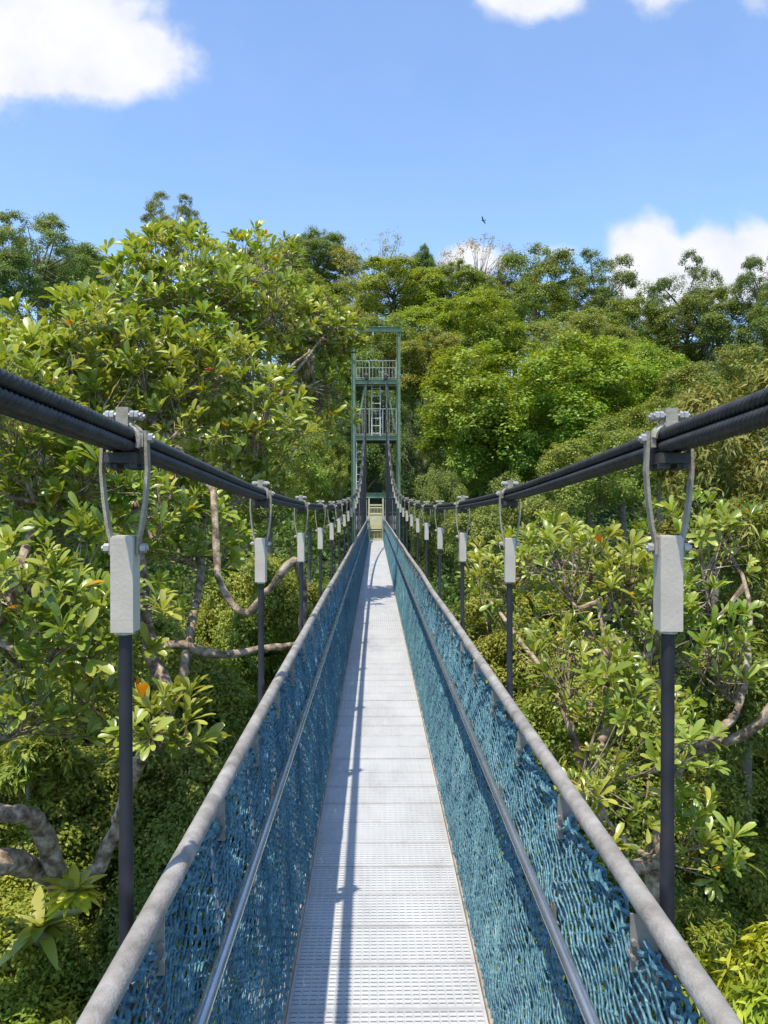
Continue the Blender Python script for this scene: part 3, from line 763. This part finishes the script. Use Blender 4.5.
# lower storey seen down in the valley
lows = [
 ('mound', 255, 560, 760, 85, 19, (1.2,1.2,.95), 'leafy bush mass behind the second left hanger'),
 ('mound', 120, 620, 860, 110, 15, (1.15,1.2,1.), 'small-leaved bush mass behind the left trunk fork'),
 ('mound', 40, 730, 960, 110, 12, (1.1,1.15,1.05), 'creeper-covered mound at the lower left edge'),
 ('mound', 190, 740, 980, 95, 12.5, (1.05,1.05,1.0), 'dark small-leaved mound left of the nearest handrail'),
 ('mound', -20, 900, 1150, 120, 9.5, (1.2,1.2,.85), 'yellow-green mound in the bottom left corner'),
 ('mound', 150, 900, 1150, 100, 10, (.7,.85,.85), 'dark green mound under the left handrail'),  # leaves take a darker colour factor
 ('mound', 520, 600, 800, 80, 17, (1.2,1.15,.95), 'leafy bush mass behind the right handrail'),
 ('mound', 620, 660, 900, 100, 13.5, (1.15,1.15,1.0), 'small-leaved mound behind the right tree limbs'),
 ('mound', 740, 740, 980, 100, 11.5, (1.2,1.2,.95), 'leafy mound right of the nearest right hanger rod'),
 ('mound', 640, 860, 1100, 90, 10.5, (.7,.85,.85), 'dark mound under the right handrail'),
 ('mound', 350, 560, 700, 60, 24, (.8,.95,.9), 'bush mass under the far part of the deck'),
 ('mound', 430, 560, 720, 70, 24, (.85,.95,.9), 'bush mass under the far part of the right netting'),
 ('mound', 380, 700, 1100, 180, 15, (.7,.85,.9), 'deep green bush mass straight under the deck'),
 ('longleaf', 50, 975, 1090, 50, 9, (1.2,1.2,.8), 'narrow-leaved bush at the bottom left corner'),
 ('longleaf', 30, 715, 805, 40, 11, (1.1,1.1,.9), 'narrow-leaved shrub above the bent left limb'),
 ('longleaf', 705, 905, 985, 32, 8.5, (1.1,1.15,.9), 'small narrow-leaved shrub right of the lower right handrail'),
 ('longleaf', 565, 745, 830, 32, 11, (1.1,1.1,.9), 'narrow-leaved shrub just right of the right handrail'),
 ('longleaf', 765, 930, 1120, 66, 6.5, (1.6,1.55,.8), 'bright yellow-green bush with narrow leaves in the bottom right corner'),
]
for t in lows:
    tree(*t, name='bush', cat='bush', group='bushes in the valley under the bridge')

# undergrowth on the slopes: leafy cover nobody could count
rng = np.random.default_rng(77)
nu_ = 9000; yy = rng.uniform(4, 118, nu_); xx = rng.uniform(-1, 1, nu_)*(9 + yy*.62); hh = rng.uniform(.2, 2.6, nu_)*np.where(np.hypot(xx/4, 0) < 1, .6, 1)
cc = np.stack([xx, yy, ground(xx, yy) + hh*.5], 1); per = 40
cc = np.repeat(cc, per, 0); hr_ = np.repeat(hh, per)[:, None]
dd = rng.normal(0, 1, cc.shape)*np.array([.75, .75, .4])*np.maximum(hr_, .6)*.75
nr = unit(rng.normal(0, .6, cc.shape) + np.array([0, 0, .8])); ax = unit(rng.normal(0, 1, cc.shape))
pp = cc + dd; pp[:, 2] = np.maximum(pp[:, 2], ground(pp[:, 0], pp[:, 1]) + .05)
sz = rng.uniform(.12, .3, len(cc))*np.clip(.6 + cc[:, 1]/50, .7, 1.6)
ug = link('undergrowth', leaf_mesh('undergrowth', [leaves(pp, ax, nr, sz, SMALL, 1.2, np.clip(np.repeat(rng.uniform(0, .5, nu_), per) + rng.uniform(0, .45, len(cc)), 0, .95))]), LM['fine'])
ug.color = (.6, .75, .75, 1); tag(ug, 'leafy undergrowth covering the forest floor below the trees', 'undergrowth', None, 'stuff')

# ------------------------------------------------------------------ the two large-leaved trees
def limb(b, pts, r0, r1, n=10, sub=10, wig=.012, seed=0):
    pts = np.array(pts, float); rng = np.random.default_rng(seed)
    t = np.arange(len(pts)); tt = np.linspace(0, len(pts)-1, (len(pts)-1)*sub+1)
    m = np.gradient(pts, axis=0); i = np.clip(tt.astype(int), 0, len(pts)-2); f = (tt-i)[:, None]
    Q = (2*f**3-3*f**2+1)*pts[i] + (f**3-2*f**2+f)*m[i] + (-2*f**3+3*f**2)*pts[i+1] + (f**3-f**2)*m[i+1]
    def sm(a):
        for _ in range(3): a[1:-1] = (a[:-2]+2*a[1:-1]+a[2:])/4
        return a
    g_ = sm(rng.normal(0, wig*2.2, (len(Q), 3))); g_[0] = 0; g_[-1] = 0; Q += g_
    rad = np.linspace(r0, r1, len(Q))*(1+sm(rng.normal(0, .16, len(Q))))
    b.tube(Q, rad, n); return Q
def big_tree(name, label, base, fork, limbs, ells, leaf, dens, color, seed, group=None, fr=.15):
    rng = np.random.default_rng(seed)
    root = tag(empty(name, tuple(base)), label, 'tree', group); b = MB(); base = np.array(base, float)
    limb(b, [base, base*.5+fork*.5+np.array([.25,.35,0]), fork], fr*1.7, fr, 12, seed=seed)
    nodes = []
    for i, (pts, r0, r1) in enumerate(limbs):
        Q = limb(b, pts, r0, r1, 9, seed=seed+i); nodes.append(Q)
    nodes = np.concatenate(nodes)
    tips, outs = [], []
    for (px, py, d, hw, hh, dd) in ells:
        c = P(px, py, d); R_ = np.array([hw/F*d, dd, hh/F*d]); vol = R_[0]*R_[1]*R_[2]*4.19
        n = int(dens*(R_[0]*R_[2]*3.1*2 + vol*.35))
        q = unit(rng.normal(0, 1, (n, 3)) + np.array([0, -.35, .35])); k = rng.random((n, 1))**.35*1.05
        k *= 1 + .13*np.sin(q[:, :1]*7+seed)*np.sin(q[:, 2:]*6+seed)
        tips.append(c + q*k*R_); outs.append(unit(q*np.array([1,1,.7]) + np.array([0, -.12, 1.25]) + rng.normal(0, .35, q.shape)))
    tips = np.concatenate(tips); outs = np.concatenate(outs)
    # keep clear of the walkway
    ok = ~((np.abs(tips[:, 0]) < 1.25) & (tips[:, 2] < cz(np.clip(tips[:, 1], 0, 43)) + .5)); ok &= tips[:, 1] > 3.2
    tips = tips[ok]; outs = outs[ok]
    # boughs: sub-centres joined to limbs, then twigs to the tips
    nb = max(12, len(tips)//28); hub = tips[rng.choice(len(tips), nb, replace=False)]
    for _ in range(3):
        a = np.argmin(((tips[:, None]-hub[None])**2).sum(-1), 1); hub = np.stack([tips[a == i].mean(0) if (a == i).any() else hub[i] for i in range(nb)])
    hub[:, 2] -= .12
    for i in range(nb):
        h = hub[i]; dd2 = ((nodes-h)**2).sum(1) ; j = np.argmin(dd2 + 3*np.maximum(nodes[:, 2]-h[2], 0)); s0 = nodes[j]
        if abs(h[0]) < 1.2 and h[2] < 3: continue
        mid = (s0+h)/2 + np.array([0, 0, -.18]) + rng.normal(0, .12, 3)
        Qb = limb(b, [s0, mid, h], .034, .010, 6, 5, .012, seed+i)
        T = tips[a == i]; O = outs[a == i]
        for p_, o_ in zip(T, O):
            h2 = Qb[int(rng.integers(len(Qb)//2, len(Qb)))]; m2 = h2*.45+p_*.55 - o_*.10 + rng.normal(0, .07, 3)
            t3 = np.linspace(0, 1, 5)[:, None]; pe = p_-o_*.03; b.tube((1-t3)**2*h2 + 2*t3*(1-t3)*m2 + t3*t3*pe, np.linspace(.008, .0045, 5), 4, cap=False)
    tr = b.build('trunk', M['bark'], root, True)
    tr.location = tuple(-base)
    crm = leaf_mesh('crown', [rosettes(rng, tips, outs, leaf, 11)], smooth=True); cr = link('crown', crm, LM['big'], root)
    cr.location = tuple(-base); cr.color = (*color, 1)
    return root, len(tips)

gL = (-4.9, 9.2, float(ground(-4.9, 9.2)))
fkL = P(-75, 930, 8.2)
LL = [
 ([fkL, P(-30, 880, 8.2), P(5, 862, 8.3), P(40, 868, 8.8), P(60, 888, 9)], .15, .11),
 ([fkL, P(-70, 860, 8), P(-60, 800, 7.8)], .14, .1),
 ([P(62, 884, 8.9), P(50, 845, 8.6), P(30, 815, 8.3), P(0, 812, 8.2), P(-50, 785, 8.4)], .12, .085),
 ([P(60, 888, 9), P(95, 872, 9), P(118, 820, 9), P(135, 765, 9), P(165, 725, 9.2), P(190, 640, 9.6), P(205, 520, 11), P(200, 420, 12.5), P(190, 300, 14)], .10, .03),
 ([P(118, 820, 9), P(150, 745, 8), P(168, 710, 7.6)], .06, .03),
 ([P(150, 640, 9.5), P(180, 645, 9.5), P(220, 652, 9.6), P(262, 650, 9.8), P(300, 644, 10.2)], .075, .04),
 ([P(170, 700, 9.2), P(150, 640, 9.5), P(140, 560, 9.5), P(130, 480, 10), P(100, 400, 11), P(70, 340, 12)], .09, .03),
 ([P(150, 420, 11.2), P(185, 455, 10.6), P(214, 500, 9.9), P(216, 560, 9.6), P(224, 592, 9.5), P(245, 612, 9.4), P(268, 592, 9.3), P(284, 570, 9.2), P(300, 566, 9.3), P(303, 620, 9.6), P(306, 680, 10)], .042, .05),
 ([P(205, 520, 11), P(250, 440, 12.5), P(290, 380, 14), P(330, 330, 15.5)], .06, .02),
 ([P(200, 420, 12.5), P(235, 350, 13.5), P(245, 280, 14.5)], .05, .02),
 ([P(-60, 850, 7.8), P(-40, 700, 7.6), P(10, 600, 8), P(40, 500, 9)], .10, .04),
 ([P(262, 378, 13), P(285, 372, 13.2), P(310, 350, 13.5)], .045, .02),
]
EL = [  # px, py, depth, half width px, half height px, half depth m
 (190, 325, 14, 76, 76, 2.2), (112, 385, 12, 92, 75, 2.2), (255, 325, 15, 70, 58, 2), (312, 336, 16, 40, 42, 1.3), (215, 420, 12.5, 95, 85, 2),
 (30, 440, 10, 80, 85, 2), (110, 500, 10, 90, 75, 1.6), (320, 410, 16, 32, 50, 1.2), (40, 590, 8.5, 70, 75, 1.4), (110, 625, 8.5, 70, 55, 1.2),
 (200, 540, 11, 48, 50, 1), (165, 730, 7.2, 48, 42, .6), (60, 700, 8.5, 70, 45, 1.), (262, 258, 16, 42, 18, 1.2), (190, 262, 14.5, 40, 26, 1.), (112, 335, 13.5, 42, 36, 1.2), (345, 345, 16.5, 20, 26, .7), (50, 375, 11.5, 60, 40, 1.5), (260, 480, 12.5, 38, 35, 1.),
]
_, nl1 = big_tree('broadleaf_tree', 'huge tree with large glossy leaves overhanging the bridge, left of the cables', gL, fkL, LL, EL, .285, 20, (1.25, 1.2, 1.0), 5, 'large-leaved trees beside the bridge')
gR = (3.4, 7.5, float(ground(3.4, 7.5)))
fkR = P(655, 870, 8)
LR = [
 ([fkR, P(672, 800, 8), P(690, 755, 7.9), P(730, 745, 7.8), P(775, 712, 7.6), P(840, 640, 7.8)], .075, .04),
 ([P(676, 745, 7.9), P(720, 735, 7.7), P(745, 690, 7.9), P(752, 640, 8.4), P(745, 580, 9), P(715, 520, 9.8)], .06, .014),
 ([fkR, P(625, 860, 7.8), P(590, 780, 7.7), P(607, 720, 7.9), P(606, 660, 8.2), P(600, 600, 8.6)], .07, .03),
 ([P(607, 720, 7.9), P(640, 690, 8), P(672, 680, 8.2)], .035, .02),
 ([fkR, P(670, 810, 8.3), P(668, 700, 9), P(640, 600, 9.5), P(560, 560, 10)], .06, .025),
 ([P(590, 780, 7.7), P(560, 700, 8), P(520, 640, 8.8), P(490, 600, 9.5)], .045, .02),
]
ER = [
 (565, 560, 9.5, 75, 38, 1.6), (500, 590, 10.5, 50, 48, 1.2), (625, 600, 9, 70, 55, 1.4), (690, 640, 8.5, 50, 60, 1.2), (570, 660, 8.2, 60, 50, 1.),
 (700, 540, 10, 50, 40, 1.2), (640, 730, 7.4, 60, 50, .9), (600, 800, 7, 40, 42, .7), (700, 840, 7, 40, 40, .7),
]
_, nl2 = big_tree('broadleaf_tree', 'tree with large glossy leaves and pale limbs, right of the right handrail', gR, fkR, LR, ER, .215, 24, (1.25, 1.18, .95), 9, 'large-leaved trees beside the bridge', .09)
print('rosettes', nl1, nl2)

# bird's nest fern in the fork of the left tree, ferns hanging below it
rng = np.random.default_rng(3)
def fern(loc, n, size, color, label):
    root = tag(empty('nest_fern', tuple(loc)), label, 'fern', 'ferns growing on the left tree')
    an = rng.uniform(0, 6.28, n); el = rng.uniform(.05, 1.1, n)
    ax = np.stack([np.cos(an)*np.cos(el), np.sin(an)*np.cos(el), np.sin(el)], 1)
    nr = np.array([0, 0, 1.]) + rng.normal(0, .15, (n, 3)); sz = size*rng.uniform(.6, 1.1, n)
    yy = np.linspace(0, 1, 9); T = []
    for y in yy: w = .19*math.sin(pi*min(1, y*.9+.07))**.7; T += [(w, y, .03), (0, y, 0), (-w, y, .03)]
    fs = []
    for i in range(8): fs += [(i*3, i*3+3, i*3+4, i*3+1), (i*3+1, i*3+4, i*3+5, i*3+2)]
    L = leaves(np.zeros((n, 3)), ax, nr, sz, (np.array(T), fs), 1, rng.uniform(.3, .95, n), rng.uniform(.35, .9, n))
    f = link('frond', leaf_mesh('frond', [L], True), LM['big'], root); f.color = (*color, 1)
    b = MB(); b.tube([(0,0,-.16), (0,0,-.05), (0,0,.05)], [.05, .16, .08], 9); b.build('root_ball', M['bark_grey'], root, True)
fern(P(74, 893, 8.6), 60, .32, (1.9, 1.5, .6), 'bright yellow-green nest fern in the fork of the left tree')
fern(P(40, 930, 9.0), 30, .45, (1.1, 1.0, .7), 'duller fern hanging below the bright nest fern')

# ------------------------------------------------------------------ birds
def bird(loc, yaw, label, roll):
    b = MB()
    b.tube([(0,-.16,0),(0,-.10,.0),(0,0,.0),(0,.10,.01),(0,.16,.02),(0,.2,.015)], [.012,.03,.045,.035,.025,.004], 8)
    b.add([(-.03,-.14,0),(.03,-.14,0),(.05,-.26,.0),(-.05,-.26,0),(0,-.16,.01)], [(0,1,2,3),(0,4,1),(1,4,2),(2,4,3),(3,4,0)])
    o = b.build('bird', M['dark'], None, True)
    w = MB()
    for s in (-1, 1):
        w.add([(s*.03,.07,.01),(s*.03,-.05,.01),(s*.20,-.05,.07),(s*.20,.08,.07),(s*.42,-.06,.02),(s*.03,.01,.03),(s*.2,.02,.082)],
              [(0,3,6,5),(5,6,2,1),(3,4,6),(6,4,2),(0,1,2,3),(3,2,4)])
    w.build('wing', M['dark'], o)
    o.location = tuple(loc); o.rotation_euler = (.1, roll, yaw); return tag(o, label, 'bird', 'birds over the trees')
bird(P(483, 221, 62), .9, 'small dark bird flying in clear blue sky right of the tower', .7)
bird(P(573, 250, 62), 1.4, 'small dark bird just above the treetops by the low cloud', -.4)

# ------------------------------------------------------------------ light and sky
d = np.array([-.175, -.32, 1.]); d /= np.linalg.norm(d)
el = math.asin(d[2]); az = math.atan2(d[0], d[1])
sun = bpy.data.lights.new('sun', 'SUN'); sun.energy = 4.8; sun.angle = R(.53); sun.color = (1, .925, .78)
so = bpy.data.objects.new('sun', sun); COL.objects.link(so); so.location = (0, 0, 30)
from mathutils import Vector
so.rotation_euler = Vector((-d[0], -d[1], -d[2])).to_track_quat('-Z', 'Y').to_euler()
w = bpy.data.worlds.new('World'); SC.world = w; w.use_nodes = True; nt = w.node_tree; nt.nodes.clear()
out = nt.nodes.new('ShaderNodeOutputWorld'); bg = nt.nodes.new('ShaderNodeBackground')
sky = nt.nodes.new('ShaderNodeTexSky'); sky.sky_type = 'NISHITA'; sky.sun_disc = False; sky.sun_elevation = el; sky.sun_rotation = az % (2*pi)
sky.air_density = 1.0; sky.dust_density = .6; sky.ozone_density = 1.5
def mth(op, a, b=None, c=None):
    n = nt.nodes.new('ShaderNodeMath'); n.operation = op
    for i, q in enumerate((a, b, c)):
        if q is None: continue
        if isinstance(q, (int, float)): n.inputs[i].default_value = q
        else: nt.links.new(q, n.inputs[i])
    return n.outputs[0]
tc = nt.nodes.new('ShaderNodeTexCoord'); sp = nt.nodes.new('ShaderNodeSeparateXYZ'); nt.links.new(tc.outputs['Generated'], sp.inputs[0])
den = mth('MAXIMUM', sp.outputs[1], .05)
U = mth('DIVIDE', sp.outputs[0], den); Vv = mth('DIVIDE', sp.outputs[2], den)      # the bearing and rise of a direction
cmb = nt.nodes.new('ShaderNodeCombineXYZ'); nt.links.new(U, cmb.inputs[0]); nt.links.new(Vv, cmb.inputs[1])
def wn(scale, det, off):
    n = nt.nodes.new('ShaderNodeTexNoise'); n.inputs['Scale'].default_value = scale; n.inputs['Detail'].default_value = det; n.inputs['Roughness'].default_value = .58
    mp = nt.nodes.new('ShaderNodeMapping'); mp.inputs['Location'].default_value = off; nt.links.new(cmb.outputs[0], mp.inputs[0]); nt.links.new(mp.outputs[0], n.inputs['Vector']); return n.outputs['Fac']
n1 = wn(8, 12, (3, 1, 0)); n2 = wn(3, 4, (7, 2, 0)); n3 = wn(5, 6, (1, 9, 4))
fronts = mth('GREATER_THAN', sp.outputs[1], .05)
mask = None
CL = [(50, 30, 115, 72, 1.), (-60, 30, 150, 90, 1.), (118, 60, 78, 48, 1.), (532, -14, 62, 44, .72), (650, -16, 75, 46, .62), (750, -14, 60, 50, .5), (425, 8, 30, 26, .40),
      (655, 268, 50, 52, 1.), (708, 266, 50, 44, 1.), (765, 262, 50, 44, 1.), (470, 262, 38, 20, .8), (560, 252, 30, 16, .6), (640, 150, 40, 30, .2), (350, 262, 60, 12, .4)]
for (px, py, a, b_, s_) in CL:
    u0, v0 = (px-VX)/F, (VY-py)/F
    du = mth('DIVIDE', mth('SUBTRACT', U, u0), a/F); dv = mth('DIVIDE', mth('SUBTRACT', Vv, v0), b_/F)
    r2 = mth('ADD', mth('MULTIPLY', du, du), mth('MULTIPLY', dv, dv))
    e = mth('MULTIPLY', mth('EXPONENT', mth('MULTIPLY', r2, -.75)), s_)
    mask = e if mask is None else mth('MAXIMUM', mask, e)
dens = mth('ADD', mask, mth('MULTIPLY', mth('SUBTRACT', n1, .5), .95)); dens = mth('ADD', dens, mth('MULTIPLY', mth('SUBTRACT', n2, .5), .25))
mr = nt.nodes.new('ShaderNodeMapRange'); mr.interpolation_type = 'SMOOTHSTEP'; mr.inputs[1].default_value = .34; mr.inputs[2].default_value = .66; nt.links.new(dens, mr.inputs[0])
cov = mth('MULTIPLY', mth('MULTIPLY', mr.outputs[0], fronts), mth('MINIMUM', mth('MULTIPLY', mask, 2.2), 1.))
veil = mth('MULTIPLY', mth('MULTIPLY', n3, .10), fronts)
cov = mth('MINIMUM', mth('ADD', cov, veil), 1.)
n6 = wn(14, 8, (5, 5, 2)); csh = ramp(nt, [(.3, (4.6, 4.8, 5.5)), (.5, (5.3, 5.4, 5.8)), (.75, (5.9, 5.9, 6.0))]); nt.links.new(mth('ADD', mth('MULTIPLY', n6, .75), mth('MULTIPLY', dens, .18)), csh.inputs[0])
gam = nt.nodes.new('ShaderNodeMix'); gam.data_type = 'RGBA'; gam.blend_type = 'MULTIPLY'; gam.inputs[0].default_value = 1.0; gam.inputs[7].default_value = (1.26, 1.44, 1.60, 1)
nt.links.new(sky.outputs[0], gam.inputs[6])
mx = nt.nodes.new('ShaderNodeMix'); mx.data_type = 'RGBA'; nt.links.new(cov, mx.inputs[0]); nt.links.new(gam.outputs[2], mx.inputs[6]); nt.links.new(csh.outputs[0], mx.inputs[7])
nt.links.new(mx.outputs[2], bg.inputs[0]); bg.inputs[1].default_value = .15; nt.links.new(bg.outputs[0], out.inputs[0])

SC.view_settings.view_transform = 'Standard'; SC.view_settings.look = 'None'; SC.view_settings.exposure = 0.24; SC.view_settings.gamma = 1.0
SC.cycles.max_bounces = 6; SC.cycles.diffuse_bounces = 3; SC.cycles.glossy_bounces = 3; SC.cycles.transmission_bounces = 4; SC.cycles.transparent_max_bounces = 6
SC.cycles.use_denoising = True

cam = bpy.data.cameras.new('camera'); co = bpy.data.objects.new('camera', cam); COL.objects.link(co); SC.camera = co
cam.sensor_fit = 'VERTICAL'; cam.sensor_height = 36; cam.lens = F/1024*36; cam.clip_start = .05; cam.clip_end = 8000
co.location = (CAMX, 0, CAMZ)
co.rotation_euler = (R(90) - math.atan((512-VY)/F), 0, -math.atan((384-VX)/F))
